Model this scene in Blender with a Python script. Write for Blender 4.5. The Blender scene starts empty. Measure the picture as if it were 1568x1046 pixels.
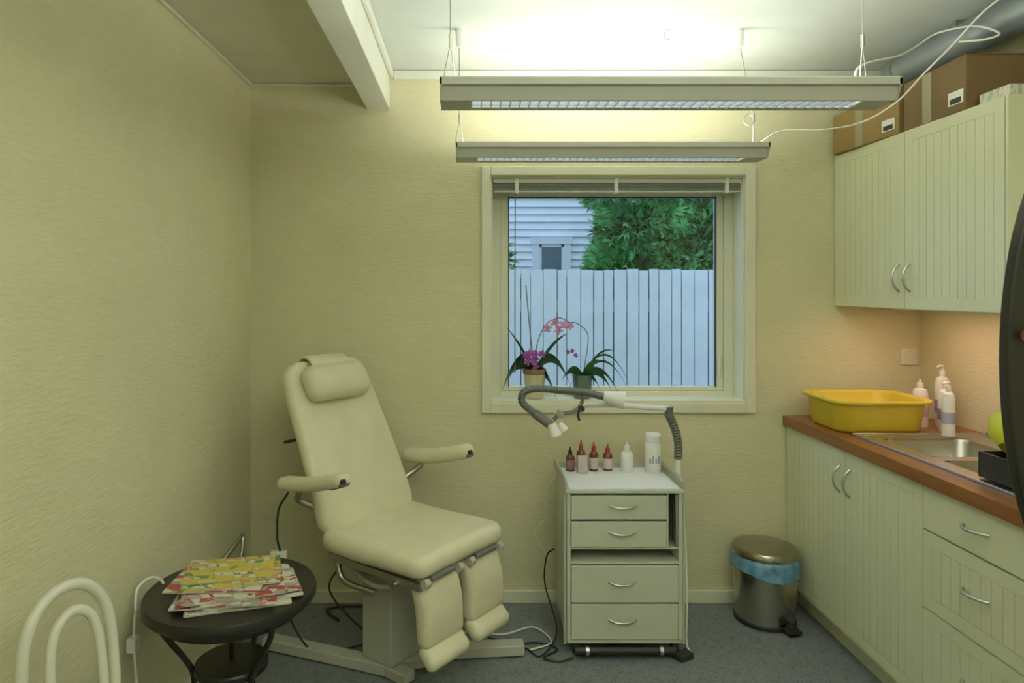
import bpy, bmesh, math, random
from mathutils import Vector, Matrix, Quaternion
random.seed(7)
S = bpy.context.scene
COL = S.collection
# ------------------------------------------------------------------ materials
MATS = {}
def mat(name, col, rough=0.5, metal=0.0, var=0.06, vscale=6.0, bump=0.0, bscale=60.0, spec=0.5, sheen=0, coat=0.0):
    if name in MATS: return MATS[name]
    m = bpy.data.materials.new(name); m.use_nodes = True
    nt = m.node_tree; N = nt.nodes; L = nt.links
    b = N['Principled BSDF']
    b.inputs['Roughness'].default_value = rough
    b.inputs['Metallic'].default_value = metal
    b.inputs['Specular IOR Level'].default_value = spec
    b.inputs['Coat Weight'].default_value = coat
    tc = N.new('ShaderNodeTexCoord')
    nz = N.new('ShaderNodeTexNoise'); nz.inputs['Scale'].default_value = vscale; nz.inputs['Detail'].default_value = 3
    L.new(tc.outputs['Object'], nz.inputs['Vector'])
    r = N.new('ShaderNodeValToRGB')
    r.color_ramp.elements[0].position = 0.3; r.color_ramp.elements[1].position = 0.7
    r.color_ramp.elements[0].color = (col[0]*(1-var), col[1]*(1-var), col[2]*(1-var), 1)
    r.color_ramp.elements[1].color = (min(1,col[0]*(1+var)), min(1,col[1]*(1+var)), min(1,col[2]*(1+var)), 1)
    L.new(nz.outputs['Fac'], r.inputs['Fac']); L.new(r.outputs['Color'], b.inputs['Base Color'])
    if bump > 0:
        n2 = N.new('ShaderNodeTexNoise'); n2.inputs['Scale'].default_value = bscale; n2.inputs['Detail'].default_value = 4
        bp = N.new('ShaderNodeBump'); bp.inputs['Strength'].default_value = bump; bp.inputs['Distance'].default_value = 0.003
        L.new(tc.outputs['Object'], n2.inputs['Vector']); L.new(n2.outputs['Fac'], bp.inputs['Height']); L.new(bp.outputs['Normal'], b.inputs['Normal'])
    MATS[name] = m
    return m

def wallpaper(name, col, var=0.045):
    m = bpy.data.materials.new(name); m.use_nodes = True
    nt = m.node_tree; N = nt.nodes; L = nt.links
    b = N['Principled BSDF']; b.inputs['Roughness'].default_value = 0.7; b.inputs['Specular IOR Level'].default_value = 0.25
    tc = N.new('ShaderNodeTexCoord')
    mp = N.new('ShaderNodeMapping'); mp.inputs['Scale'].default_value = (28, 28, 150)
    L.new(tc.outputs['Object'], mp.inputs['Vector'])
    n1 = N.new('ShaderNodeTexNoise'); n1.inputs['Scale'].default_value = 1.0; n1.inputs['Detail'].default_value = 3
    L.new(mp.outputs['Vector'], n1.inputs['Vector'])
    n2 = N.new('ShaderNodeTexNoise'); n2.inputs['Scale'].default_value = 4.5; n2.inputs['Detail'].default_value = 6
    L.new(tc.outputs['Object'], n2.inputs['Vector'])
    mx = N.new('ShaderNodeMath'); mx.operation = 'ADD'
    L.new(n1.outputs['Fac'], mx.inputs[0]); L.new(n2.outputs['Fac'], mx.inputs[1])
    mh = N.new('ShaderNodeMath'); mh.operation = 'MULTIPLY'; mh.inputs[1].default_value = 0.5
    L.new(mx.outputs[0], mh.inputs[0])
    r = N.new('ShaderNodeValToRGB'); r.color_ramp.elements[0].position = 0.33; r.color_ramp.elements[1].position = 0.67
    r.color_ramp.elements[0].color = tuple(c*(1-var) for c in col)+(1,)
    r.color_ramp.elements[1].color = tuple(min(1,c*(1+var)) for c in col)+(1,)
    L.new(mh.outputs[0], r.inputs['Fac']); L.new(r.outputs['Color'], b.inputs['Base Color'])
    bp = N.new('ShaderNodeBump'); bp.inputs['Strength'].default_value = 0.6; bp.inputs['Distance'].default_value = 0.003
    L.new(n1.outputs['Fac'], bp.inputs['Height']); L.new(bp.outputs['Normal'], b.inputs['Normal'])
    return m

def emis(name, col, s):
    m = bpy.data.materials.new(name); m.use_nodes = True
    b = m.node_tree.nodes['Principled BSDF']
    b.inputs['Base Color'].default_value = (.8,.8,.8,1)
    b.inputs['Emission Color'].default_value = (*col,1); b.inputs['Emission Strength'].default_value = s
    return m

def wood_mat(name, c1, c2):
    m = bpy.data.materials.new(name); m.use_nodes = True
    nt = m.node_tree; N = nt.nodes; L = nt.links
    b = N['Principled BSDF']; b.inputs['Roughness'].default_value = 0.32
    tc = N.new('ShaderNodeTexCoord'); mp = N.new('ShaderNodeMapping'); mp.inputs['Scale'].default_value = (22, 1.6, 22)
    L.new(tc.outputs['Object'], mp.inputs['Vector'])
    n = N.new('ShaderNodeTexNoise'); n.inputs['Scale'].default_value = 1.6; n.inputs['Detail'].default_value = 6
    L.new(mp.outputs['Vector'], n.inputs['Vector'])
    br = N.new('ShaderNodeTexBrick'); br.inputs['Scale'].default_value = 1.0
    mp2 = N.new('ShaderNodeMapping'); mp2.inputs['Rotation'].default_value = (0,0,math.pi/2)
    L.new(tc.outputs['Object'], mp2.inputs['Vector']); L.new(mp2.outputs['Vector'], br.inputs['Vector'])
    br.inputs['Brick Width'].default_value = 0.5; br.inputs['Row Height'].default_value = 0.045; br.inputs['Mortar Size'].default_value = 0.0008
    br.inputs['Color1'].default_value = (.8,.8,.8,1); br.inputs['Color2'].default_value = (1,1,1,1); br.inputs['Mortar'].default_value=(.55,.55,.55,1)
    r = N.new('ShaderNodeValToRGB'); r.color_ramp.elements[0].color = (*c1,1); r.color_ramp.elements[1].color = (*c2,1)
    r.color_ramp.elements[0].position=.3; r.color_ramp.elements[1].position=.7
    L.new(n.outputs['Fac'], r.inputs['Fac'])
    mx = N.new('ShaderNodeMix'); mx.data_type='RGBA'; mx.blend_type='MULTIPLY'; mx.inputs['Factor'].default_value=1
    L.new(r.outputs['Color'], mx.inputs['A']); L.new(br.outputs['Color'], mx.inputs['B']); L.new(mx.outputs['Result'], b.inputs['Base Color'])
    return m

def print_mat(name, cols, sx, sy, rot=0.0, amt=1.1):
    """printed cover: rectangular blocks of ink"""
    m = bpy.data.materials.new(name); m.use_nodes = True
    nt = m.node_tree; N = nt.nodes; L = nt.links
    b = N['Principled BSDF']; b.inputs['Roughness'].default_value = 0.3
    tc = N.new('ShaderNodeTexCoord'); mp = N.new('ShaderNodeMapping'); mp.inputs['Scale'].default_value = (sx, sy, 0)
    mp.inputs['Rotation'].default_value = (0,0,-rot)
    nz = N.new('ShaderNodeTexNoise'); nz.inputs['Scale'].default_value=26; nz.inputs['Detail'].default_value=3
    L.new(tc.outputs['Object'], mp.inputs['Vector']); L.new(tc.outputs['Object'], nz.inputs['Vector'])
    vm = N.new('ShaderNodeVectorMath'); vm.operation='FLOOR'; L.new(mp.outputs['Vector'], vm.inputs[0])
    wn = N.new('ShaderNodeTexWhiteNoise'); L.new(vm.outputs[0], wn.inputs['Vector'])
    mm = N.new('ShaderNodeMath'); mm.operation='MULTIPLY_ADD'; mm.inputs[1].default_value=amt; mm.inputs[2].default_value=-amt/2
    L.new(nz.outputs['Fac'], mm.inputs[0])
    ad = N.new('ShaderNodeMath'); ad.operation='ADD'; L.new(wn.outputs['Value'], ad.inputs[0]); L.new(mm.outputs[0], ad.inputs[1])
    r = N.new('ShaderNodeValToRGB'); r.color_ramp.interpolation = 'CONSTANT'
    els = r.color_ramp.elements
    while len(els) < len(cols): els.new(0.5)
    for i,c in enumerate(cols):
        els[i].position = i/len(cols); els[i].color = (*c,1)
    L.new(ad.outputs[0], r.inputs['Fac']); L.new(r.outputs['Color'], b.inputs['Base Color'])
    return m

# ------------------------------------------------------------------ geometry helpers
def group(name, loc):
    e = bpy.data.objects.new(name, None); e.location = loc; e.empty_display_size = .1
    COL.objects.link(e); return e
def attach(o, parent):
    if parent is not None:
        o.parent = parent
        o.matrix_parent_inverse = Matrix.Translation(parent.location).inverted()
def finish(name, bm, m, parent=None, smooth=False, bevel=0, seg=2, angle=35):
    bmesh.ops.recalc_face_normals(bm, faces=bm.faces)
    me = bpy.data.meshes.new(name); bm.to_mesh(me); bm.free()
    if m is not None: me.materials.append(m)
    o = bpy.data.objects.new(name, me); COL.objects.link(o)
    if smooth:
        for p in me.polygons: p.use_smooth = True
    if bevel > 0:
        bv = o.modifiers.new('b','BEVEL'); bv.width = bevel; bv.segments = seg; bv.limit_method='ANGLE'; bv.angle_limit = math.radians(angle)
        for p in me.polygons: p.use_smooth = True
        bv.harden_normals = True
    attach(o, parent)
    return o
def bbox(bm, x0,x1,y0,y1,z0,z1, M=None):
    vs = [bm.verts.new(Vector(p)) for p in [(x0,y0,z0),(x1,y0,z0),(x1,y1,z0),(x0,y1,z0),(x0,y0,z1),(x1,y0,z1),(x1,y1,z1),(x0,y1,z1)]]
    if M is not None:
        for v in vs: v.co = M @ v.co
    for f in [(0,3,2,1),(4,5,6,7),(0,1,5,4),(1,2,6,5),(2,3,7,6),(3,0,4,7)]:
        bm.faces.new([vs[i] for i in f])
def boxes(name, lst, m, parent=None, bevel=0, seg=2, M=None):
    bm = bmesh.new()
    for b in lst: bbox(bm, *b, M=M)
    return finish(name, bm, m, parent, bevel=bevel, seg=seg)
def box(name, x0,x1,y0,y1,z0,z1, m, parent=None, bevel=0, seg=2, M=None):
    return boxes(name, [(x0,x1,y0,y1,z0,z1)], m, parent, bevel, seg, M)
def obox(name, c, dims, m, parent=None, rz=0, bevel=0, rx=0, ry=0, seg=2):
    M = Matrix.Translation(Vector(c)) @ Matrix.Rotation(rz,4,'Z') @ Matrix.Rotation(ry,4,'Y') @ Matrix.Rotation(rx,4,'X')
    a,b,d = dims[0]/2, dims[1]/2, dims[2]/2
    return box(name, -a,a,-b,b,-d,d, m, parent, bevel, seg, M)
def lathe_bm(bm, prof, c, n=32, axis=None):
    c = Vector(c); R = Matrix.Identity(3)
    if axis is not None: R = Vector((0,0,1)).rotation_difference(Vector(axis).normalized()).to_matrix()
    rings=[]
    for r,z in prof:
        if r < 1e-6: rings.append([bm.verts.new(c + R@Vector((0,0,z)))])
        else: rings.append([bm.verts.new(c + R@Vector((r*math.cos(2*math.pi*i/n), r*math.sin(2*math.pi*i/n), z))) for i in range(n)])
    for a,b in zip(rings, rings[1:]):
        for i in range(n):
            j=(i+1)%n
            if len(a)==1 and len(b)==1: continue
            if len(a)==1: bm.faces.new([a[0], b[j], b[i]])
            elif len(b)==1: bm.faces.new([a[i], a[j], b[0]])
            else: bm.faces.new([a[i],a[j],b[j],b[i]])
def sharp(o, ang=38):
    me=o.data
    for p in me.polygons: p.use_smooth=True
    me.set_sharp_from_angle(angle=math.radians(ang))
def lathe(name, prof, c, m, parent=None, n=32, axis=None):
    bm = bmesh.new(); lathe_bm(bm, prof, c, n, axis)
    o = finish(name, bm, m, parent, smooth=True); sharp(o); return o
def cyl(name, p0, p1, r0, m, parent=None, r1=None, n=20):
    p0=Vector(p0); p1=Vector(p1); h=(p1-p0).length
    if r1 is None: r1=r0
    return lathe(name, [(0,0),(r0,0),(r1,h),(0,h)], p0, m, parent, n, axis=(p1-p0))
def crom(pts, k=8):
    P=[Vector(p) for p in pts]
    if len(P)<3: return P
    P=[2*P[0]-P[1]]+P+[2*P[-1]-P[-2]]
    out=[]
    for i in range(1,len(P)-2):
        for j in range(k):
            t=j/k; a,b,c,d=P[i-1],P[i],P[i+1],P[i+2]
            out.append(0.5*((2*b)+(c-a)*t+(2*a-5*b+4*c-d)*t*t+(3*b-a-3*c+d)*t*t*t))
    out.append(P[-2]); return out
def sweep_bm(bm, path, rf, n=10, closed=False):
    T=[]
    for i in range(len(path)):
        if closed: t = path[(i+1)%len(path)]-path[i-1]
        else: t = path[min(i+1,len(path)-1)]-path[max(i-1,0)]
        T.append(t.normalized())
    u = T[0].orthogonal().normalized(); rings=[]; s=0
    for i,p in enumerate(path):
        if i: 
            u = (T[i-1].rotation_difference(T[i])) @ u; s += (p-path[i-1]).length
        w = T[i].cross(u).normalized(); r = rf(s) if callable(rf) else rf
        rings.append([bm.verts.new(p + r*(math.cos(2*math.pi*k/n)*u + math.sin(2*math.pi*k/n)*w)) for k in range(n)])
    prs = list(zip(rings, rings[1:])) + ([(rings[-1],rings[0])] if closed else [])
    for a,b in prs:
        for k in range(n):
            j=(k+1)%n; bm.faces.new([a[k],a[j],b[j],b[k]])
    if not closed:
        bm.faces.new(rings[0]); bm.faces.new(rings[-1][::-1])
def tube(name, pts, r, m, parent=None, k=8, n=10, smooth=True, closed=False):
    bm=bmesh.new(); path = crom(pts,k) if smooth else [Vector(p) for p in pts]
    sweep_bm(bm, path, r, n, closed); o=finish(name,bm,m,parent,smooth=True); sharp(o,60); return o
def gooseneck(name, pts, r, m, parent, pitch=.012, amp=.15):
    path=crom(pts,10)
    L=[0]
    for a,b in zip(path,path[1:]): L.append(L[-1]+(b-a).length)
    n=int(L[-1]/(pitch/4)); out=[]; j=0
    for i in range(n+1):
        s=L[-1]*i/n
        while j<len(L)-2 and L[j+1]<s: j+=1
        t=(s-L[j])/max(1e-9,L[j+1]-L[j]); out.append(path[j].lerp(path[j+1],t))
    bm=bmesh.new(); sweep_bm(bm,out,lambda s: r*(1+amp*math.sin(2*math.pi*s/pitch)),12)
    return finish(name,bm,m,parent,smooth=True)
def rrect(w,t,cr,k=6):
    out=[]; cr=min(cr,w/2*.999,t/2*.999)
    for cx,cy,a0 in [(w/2-cr,t/2-cr,0),(-w/2+cr,t/2-cr,90),(-w/2+cr,-t/2+cr,180),(w/2-cr,-t/2+cr,270)]:
        for i in range(k+1):
            a=math.radians(a0+90*i/k); out.append((cx+cr*math.cos(a), cy+cr*math.sin(a)))
    return out
def pad(name, centers, lat, wf, T, cr, m, parent, bulge=0.0, er=None, edge=.48):
    """upholstered pad lofted along a centre line. lat = lateral unit vec, wf(u)=width"""
    lat=Vector(lat).normalized(); path=crom(centers,10)
    L=[0]
    for a,b in zip(path,path[1:]): L.append(L[-1]+(b-a).length)
    TL=L[-1]; er = er or T*.5
    st=[]
    for i in range(9): st.append(cr*(1-math.cos(math.pi/2*i/8)))
    mid=[cr+(TL-2*cr)*i/10 for i in range(1,10)]
    st = st+mid+[TL-x for x in st[::-1]]
    rings=[]; bm=bmesh.new(); j=0
    for s in st:
        j=0
        while j<len(L)-2 and L[j+1]<s: j+=1
        t=(s-L[j])/max(1e-9,L[j+1]-L[j]); c=path[j].lerp(path[j+1],t)
        tan=(path[min(j+1,len(path)-1)]-path[j]).normalized(); nr=lat.cross(tan).normalized()
        e=min(s,TL-s); w=wf(s/TL)
        if e<cr: w -= 2*(cr-math.sqrt(max(0,cr*cr-(cr-e)**2)))
        th=T
        if e<er: th = T-2*(er-math.sqrt(max(0,er*er-(er-e)**2)))*.92
        w=max(w,.01); th=max(th,.006)
        ring=[]
        for x,y in rrect(w,th,th*edge,6):
            bl = bulge*(1-(2*x/w)**2)*math.sin(math.pi*min(1,max(0,s/TL))) if y>0 else 0
            ring.append(bm.verts.new(c+lat*x+nr*(y+bl)))
        rings.append(ring)
    for a,b in zip(rings,rings[1:]):
        for k in range(len(a)):
            q=(k+1)%len(a); bm.faces.new([a[k],a[q],b[q],b[k]])
    bm.faces.new(rings[0]); bm.faces.new(rings[-1][::-1])
    return finish(name,bm,m,parent,smooth=True)

# ------------------------------------------------------------------ palette
WALL   = wallpaper('wallpaper_cream', (.705,.66,.42))
CEIL   = mat('ceiling_paint', (.66,.70,.64), .8, var=.03)
CEIL2  = mat('ceiling_paint_low', (.70,.68,.51), .8, var=.03)
TRIM   = mat('trim_paint', (.76,.74,.56), .45, var=.03)
WHITE  = mat('white_paint', (.78,.78,.68), .4, var=.03)
CAB    = mat('cabinet_cream', (.73,.73,.50), .30, var=.02)
VINYL  = mat('cream_vinyl', (.71,.66,.45), .42, var=.05, vscale=9, bump=.25, bscale=90)
CHROME = mat('brushed_steel', (.62,.60,.55), .28, metal=1, var=.05)
STEEL  = mat('satin_steel', (.5,.48,.42), .33, metal=1, var=.06)
BLACK  = mat('black_paint', (.016,.015,.013), .35, var=.1)
BLKPL  = mat('black_plastic', (.022,.022,.022), .5, var=.1)
GREYPL = mat('grey_plastic', (.18,.18,.155), .5, var=.08)
GREYPT = mat('grey_paint', (.48,.475,.39), .45, var=.03)
LIGHTG = mat('luminaire_grey', (.47,.465,.39), .5, var=.03)
TROL   = mat('trolley_laminate', (.56,.575,.455), .4, var=.02)
TROLTOP= mat('trolley_top', (.84,.84,.82), .35, var=.02)
WPLAST = mat('white_plastic', (.80,.79,.73), .4, var=.02)
FENCE  = mat('fence_white', (.78,.82,.88), .7, var=.05)

# ------------------------------------------------------------------ room
YB=3.083; XL=-.98; XR=2.04; YF=-1.7
def floor_mat():
    m=bpy.data.materials.new('linoleum'); m.use_nodes=True; nt=m.node_tree; N=nt.nodes; L=nt.links
    b=N['Principled BSDF']; b.inputs['Roughness'].default_value=.5
    tc=N.new('ShaderNodeTexCoord'); v=N.new('ShaderNodeTexVoronoi'); v.inputs['Scale'].default_value=130
    n=N.new('ShaderNodeTexNoise'); n.inputs['Scale'].default_value=22; n.inputs['Detail'].default_value=6
    L.new(tc.outputs['Object'],v.inputs['Vector']); L.new(tc.outputs['Object'],n.inputs['Vector'])
    sp=N.new('ShaderNodeSeparateColor'); L.new(v.outputs['Color'],sp.inputs['Color'])
    ad=N.new('ShaderNodeMath'); ad.operation='ADD'; L.new(sp.outputs[0],ad.inputs[0]); L.new(n.outputs['Fac'],ad.inputs[1])
    r=N.new('ShaderNodeValToRGB'); e=r.color_ramp.elements
    e[0].position=.35; e[0].color=(.105,.122,.128,1); e[1].position=.98; e[1].color=(.20,.222,.225,1)
    L.new(ad.outputs[0],r.inputs['Fac']); L.new(r.outputs['Color'],b.inputs['Base Color']); return m
box('floor', XL-.1,XR+.1, YF-.1,YB+.2, -.1,0, floor_mat())
box('wall_left', XL-.1,XL, YF,YB+.22, 0,2.5, WALL)
box('wall_right', XR,XR+.1, YF,YB+.22, 0,2.5, WALL)
box('wall_front', XL-.1,XR+.1, YF-.1,YF, 0,2.5, WALL)
OX0,OX1,OZ0,OZ1=.097,1.251,.90,1.929
box('wall_back',XL,OX0,YB,YB+.22,0,2.4,WALL)
box('wall_back.001',OX1,XR,YB,YB+.22,0,2.4,WALL)
box('wall_back.002',OX0,OX1,YB,YB+.22,0,OZ0,WALL)
box('wall_back.003',OX0,OX1,YB,YB+.22,OZ1,2.4,WALL)
box('ceiling', -.42,XR+.1, YF-.1,YB+.22, 2.40,2.5, CEIL)
box('ceiling.001', XL-.1,-.42, YF-.1,YB+.22, 2.342,2.5, CEIL2)
box('ceiling_beam', -.457,-.354, YF,YB, 2.224,2.399, WHITE, bevel=.004)
box('trim_1', -.354,-.335, YF,YB, 2.365,2.399, WHITE, bevel=.006)
box('trim_2', -.335,XR, YB-.014,YB, 2.358,2.399, WHITE, bevel=.004)
box('trim_3', XL,-.457, YB-.01,YB, 2.325,2.341, TRIM, bevel=.003)
box('trim_4', XL,XL+.01, YF,YB-.01, 2.325,2.341, TRIM, bevel=.003)
box('baseboard_back', XL,1.49, YB-.013,YB, 0,.058, TRIM, bevel=.004)
box('baseboard_left', XL,XL+.013, YF,YB-.013, 0,.058, TRIM, bevel=.004)
box('baseboard_front', XL+.013,XR, YF,YF+.013, 0,.058, TRIM, bevel=.004)

# ------------------------------------------------------------------ window
for i,b in enumerate([(.059,.1,YB-.018,YB,.856,1.968),(1.248,1.292,YB-.018,YB,.856,1.968),(.1,1.248,YB-.018,YB,1.925,1.968),(.1,1.248,YB-.018,YB,.856,.9)]):
    box(f'trim_{5+i}',*b,TRIM,bevel=.004)
FY=3.20
for i,b in enumerate([(OX0,OX0+.012,YB,FY,OZ0,OZ1),(OX1-.012,OX1,YB,FY,OZ0,OZ1),(OX0+.012,OX1-.012,YB,FY,OZ1-.012,OZ1),(OX0,OX1,YB-.01,FY,OZ0,OZ0+.012)]):
    box(f'trim_{9+i}',*b,TRIM,bevel=.001)
w=group('window_1',(.675,FY+.03,.9))
boxes('outer_frame',[(.098,.150,FY,FY+.06,.901,1.928),(1.200,1.250,FY,FY+.06,.901,1.928),(.15,1.2,FY,FY+.06,1.875,1.928),(.15,1.2,FY,FY+.06,.901,.935)],TRIM,w,bevel=.003)
boxes('sash',[(.150,.190,FY+.012,FY+.05,.935,1.875),(1.165,1.200,FY+.012,FY+.05,.935,1.875),(.19,1.165,FY+.012,FY+.05,1.845,1.875),(.19,1.165,FY+.012,FY+.05,.935,.955)],TRIM,w,bevel=.003)
boxes('gasket',[(.188,.192,FY+.010,FY+.03,.953,1.847),(1.163,1.167,FY+.010,FY+.03,.953,1.847),(.19,1.165,FY+.010,FY+.03,1.843,1.847)],BLKPL,w)
gm=bpy.data.materials.new('window_glass'); gm.use_nodes=True
nt=gm.node_tree; nt.nodes.clear(); o_=nt.nodes.new('ShaderNodeOutputMaterial'); tr=nt.nodes.new('ShaderNodeBsdfTransparent'); gl=nt.nodes.new('ShaderNodeBsdfGlossy'); gl.inputs['Roughness'].default_value=.02
tr.inputs['Color'].default_value=(.90,.96,.99,1)
mx=nt.nodes.new('ShaderNodeMixShader'); mx.inputs[0].default_value=.03
nt.links.new(tr.outputs[0],mx.inputs[1]); nt.links.new(gl.outputs[0],mx.inputs[2]); nt.links.new(mx.outputs[0],o_.inputs[0])
box('glass',.185,1.17,FY+.032,FY+.036,.95,1.85,gm,w)
box('sash_handle',1.172,1.186,FY-.002,FY+.014,1.0,1.09,WHITE,w,bevel=.004)

bl=group('venetian_blind',(.675,3.11,1.9))
BLM=mat('blind_slat',(.60,.60,.50),.4,var=.04)
box('headrail',.112,1.238,3.088,3.125,1.893,1.916,BLM,bl,bevel=.003)
boxes('slats',[(.116,1.234,3.09,3.122,1.862+i*.0058,1.8645+i*.0058) for i in range(5)],mat('blind_slat_dark',(.36,.37,.31),.4),bl)
box('bottom_rail',.116,1.234,3.09,3.122,1.852,1.860,BLM,bl,bevel=.002)
for i,x in enumerate((.22,.67,1.17)): box(f'clip_{i}',x-.008,x+.008,3.084,3.128,1.850,1.918,WHITE,bl,bevel=.001)
tube('tilt_wand',[(.213,3.10,1.86),(.212,3.10,1.5),(.212,3.10,1.03)],.0028,GREYPL,bl)
tube('lift_cord',[(1.230,3.08,1.90),(1.232,3.058,1.6),(1.228,3.058,1.33)],.0015,WPLAST,bl)

# ------------------------------------------------------------------ outdoors
GR=mat('grass',(.08,.14,.05),.9,var=.3,vscale=3)
box('ground_outside',-8,12,3.4,16,-.35,-.25,GR)
bm=bmesh.new(); x=-1.6; random.seed(3)
while x<4.5:
    wd=random.choice([.062,.078,.085,.092]); zt=1.548+random.uniform(-.006,.006)
    bbox(bm,x,x+wd,4.8,4.82,-.25,zt); x+=wd+random.choice([.005,.007,.009])
for z in (.1,1.25): bbox(bm,-1.6,4.5,4.825,4.86,z,z+.09)
fo=finish('picket_fence',bm,FENCE,bevel=.002,seg=1)
box('fence_gap_shade',-1.6,4.5,4.862,4.87,-.25,1.50,mat('gap_shade',(.10,.12,.15),.9))  # dark sheet added behind the boards, stands in for shade in the gaps
h=group('neighbour_house',(0,9,-.25))
bm=bmesh.new()
for i in range(56):
    z=-.25+i*.098
    vs=[bm.verts.new(p) for p in [(-4,8.98,z+.0),(1.62,8.98,z),(1.62,9.015,z+.098),(-4,9.015,z+.098),(-4,9.03,z),(1.62,9.03,z),(1.62,9.03,z+.098),(-4,9.03,z+.098)]]
    for f in [(0,1,2,3),(0,4,5,1),(1,5,6,2),(0,3,7,4)]: bm.faces.new([vs[k] for k in f])
finish('siding',bm,mat('siding_white',(.84,.87,.93),.6,var=.03),h)
boxes('corner_board',[(1.62,1.74,8.97,9.1,-.25,5.3)],FENCE,h)
box('house_body',-4,1.7,9.03,13,-.25,5.24,FENCE,h)
boxes('window_trim',[(.84,.93,8.92,8.985,1.0,2.05),(1.25,1.34,8.92,8.985,1.0,2.05),(.82,1.36,8.91,8.985,2.0,2.09),(.84,1.34,8.92,8.985,.95,1.03)],FENCE,h)
boxes('window_sash',[(.93,.96,8.93,8.984,1.03,2.0),(1.22,1.25,8.93,8.984,1.03,2.0),(.93,1.25,8.93,8.984,1.96,2.0)],FENCE,h)
box('window_pane',.96,1.22,8.935,8.975,1.03,1.96,mat('dark_pane',(.10,.16,.22),.3),h)
def foliage(name, blobs, n, size, seed, cd, cl):
    random.seed(seed); bm=bmesh.new()
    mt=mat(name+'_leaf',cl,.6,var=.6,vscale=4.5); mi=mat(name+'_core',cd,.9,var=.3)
    for (c,r) in blobs:
        c=Vector(c)
        for _ in range(n):
            d=Vector((random.gauss(0,1),random.gauss(0,1),random.gauss(0,1))).normalized()
            if d.y>.45: continue
            p=c+Vector((d.x*r[0],d.y*r[1],d.z*r[2]))*random.uniform(.74,1.10)
            dr=(d+Vector((random.uniform(-.8,.8),random.uniform(-.5,.2),random.uniform(-.9,.4)))).normalized()
            s=dr.cross(Vector((random.uniform(-1,1),random.uniform(-1,1),random.uniform(-1,1)))).normalized()
            l=size*random.uniform(.5,1.5); wd=l*.10
            for k in range(4):
                q=Quaternion(s.cross(dr),random.uniform(-.8,.8)); dd=q@dr
                vs=[bm.verts.new(p-s*wd*.3),bm.verts.new(p+dd*l*.5+s*wd),bm.verts.new(p+dd*l),bm.verts.new(p+dd*l*.5-s*wd)]
                bm.faces.new(vs)
    me=bpy.data.meshes.new(name); bm.to_mesh(me); nf=len(me.polygons); bm.free()
    bm=bmesh.new(); bm.from_mesh(me)
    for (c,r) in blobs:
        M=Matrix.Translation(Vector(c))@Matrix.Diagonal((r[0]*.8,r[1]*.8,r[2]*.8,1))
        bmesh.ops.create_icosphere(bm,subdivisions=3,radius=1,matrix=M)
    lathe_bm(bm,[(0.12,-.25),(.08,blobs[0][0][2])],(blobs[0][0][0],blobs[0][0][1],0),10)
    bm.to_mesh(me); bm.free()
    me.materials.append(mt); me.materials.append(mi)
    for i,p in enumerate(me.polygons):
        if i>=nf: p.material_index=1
    o=bpy.data.objects.new(name,me); COL.objects.link(o); return o
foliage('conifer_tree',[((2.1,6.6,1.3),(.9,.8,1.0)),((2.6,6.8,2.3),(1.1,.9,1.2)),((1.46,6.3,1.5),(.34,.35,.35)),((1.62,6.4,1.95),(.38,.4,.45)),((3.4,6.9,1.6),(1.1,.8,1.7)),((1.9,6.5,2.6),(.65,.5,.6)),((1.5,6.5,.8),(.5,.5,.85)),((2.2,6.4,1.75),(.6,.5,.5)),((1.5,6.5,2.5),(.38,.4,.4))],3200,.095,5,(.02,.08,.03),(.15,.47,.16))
foliage('garden_bush',[((.1,6.4,1.2),(.32,.4,.75)),((-.2,6.4,.7),(.4,.4,.9))],1300,.10,9,(.015,.05,.02),(.08,.28,.09))

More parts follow.
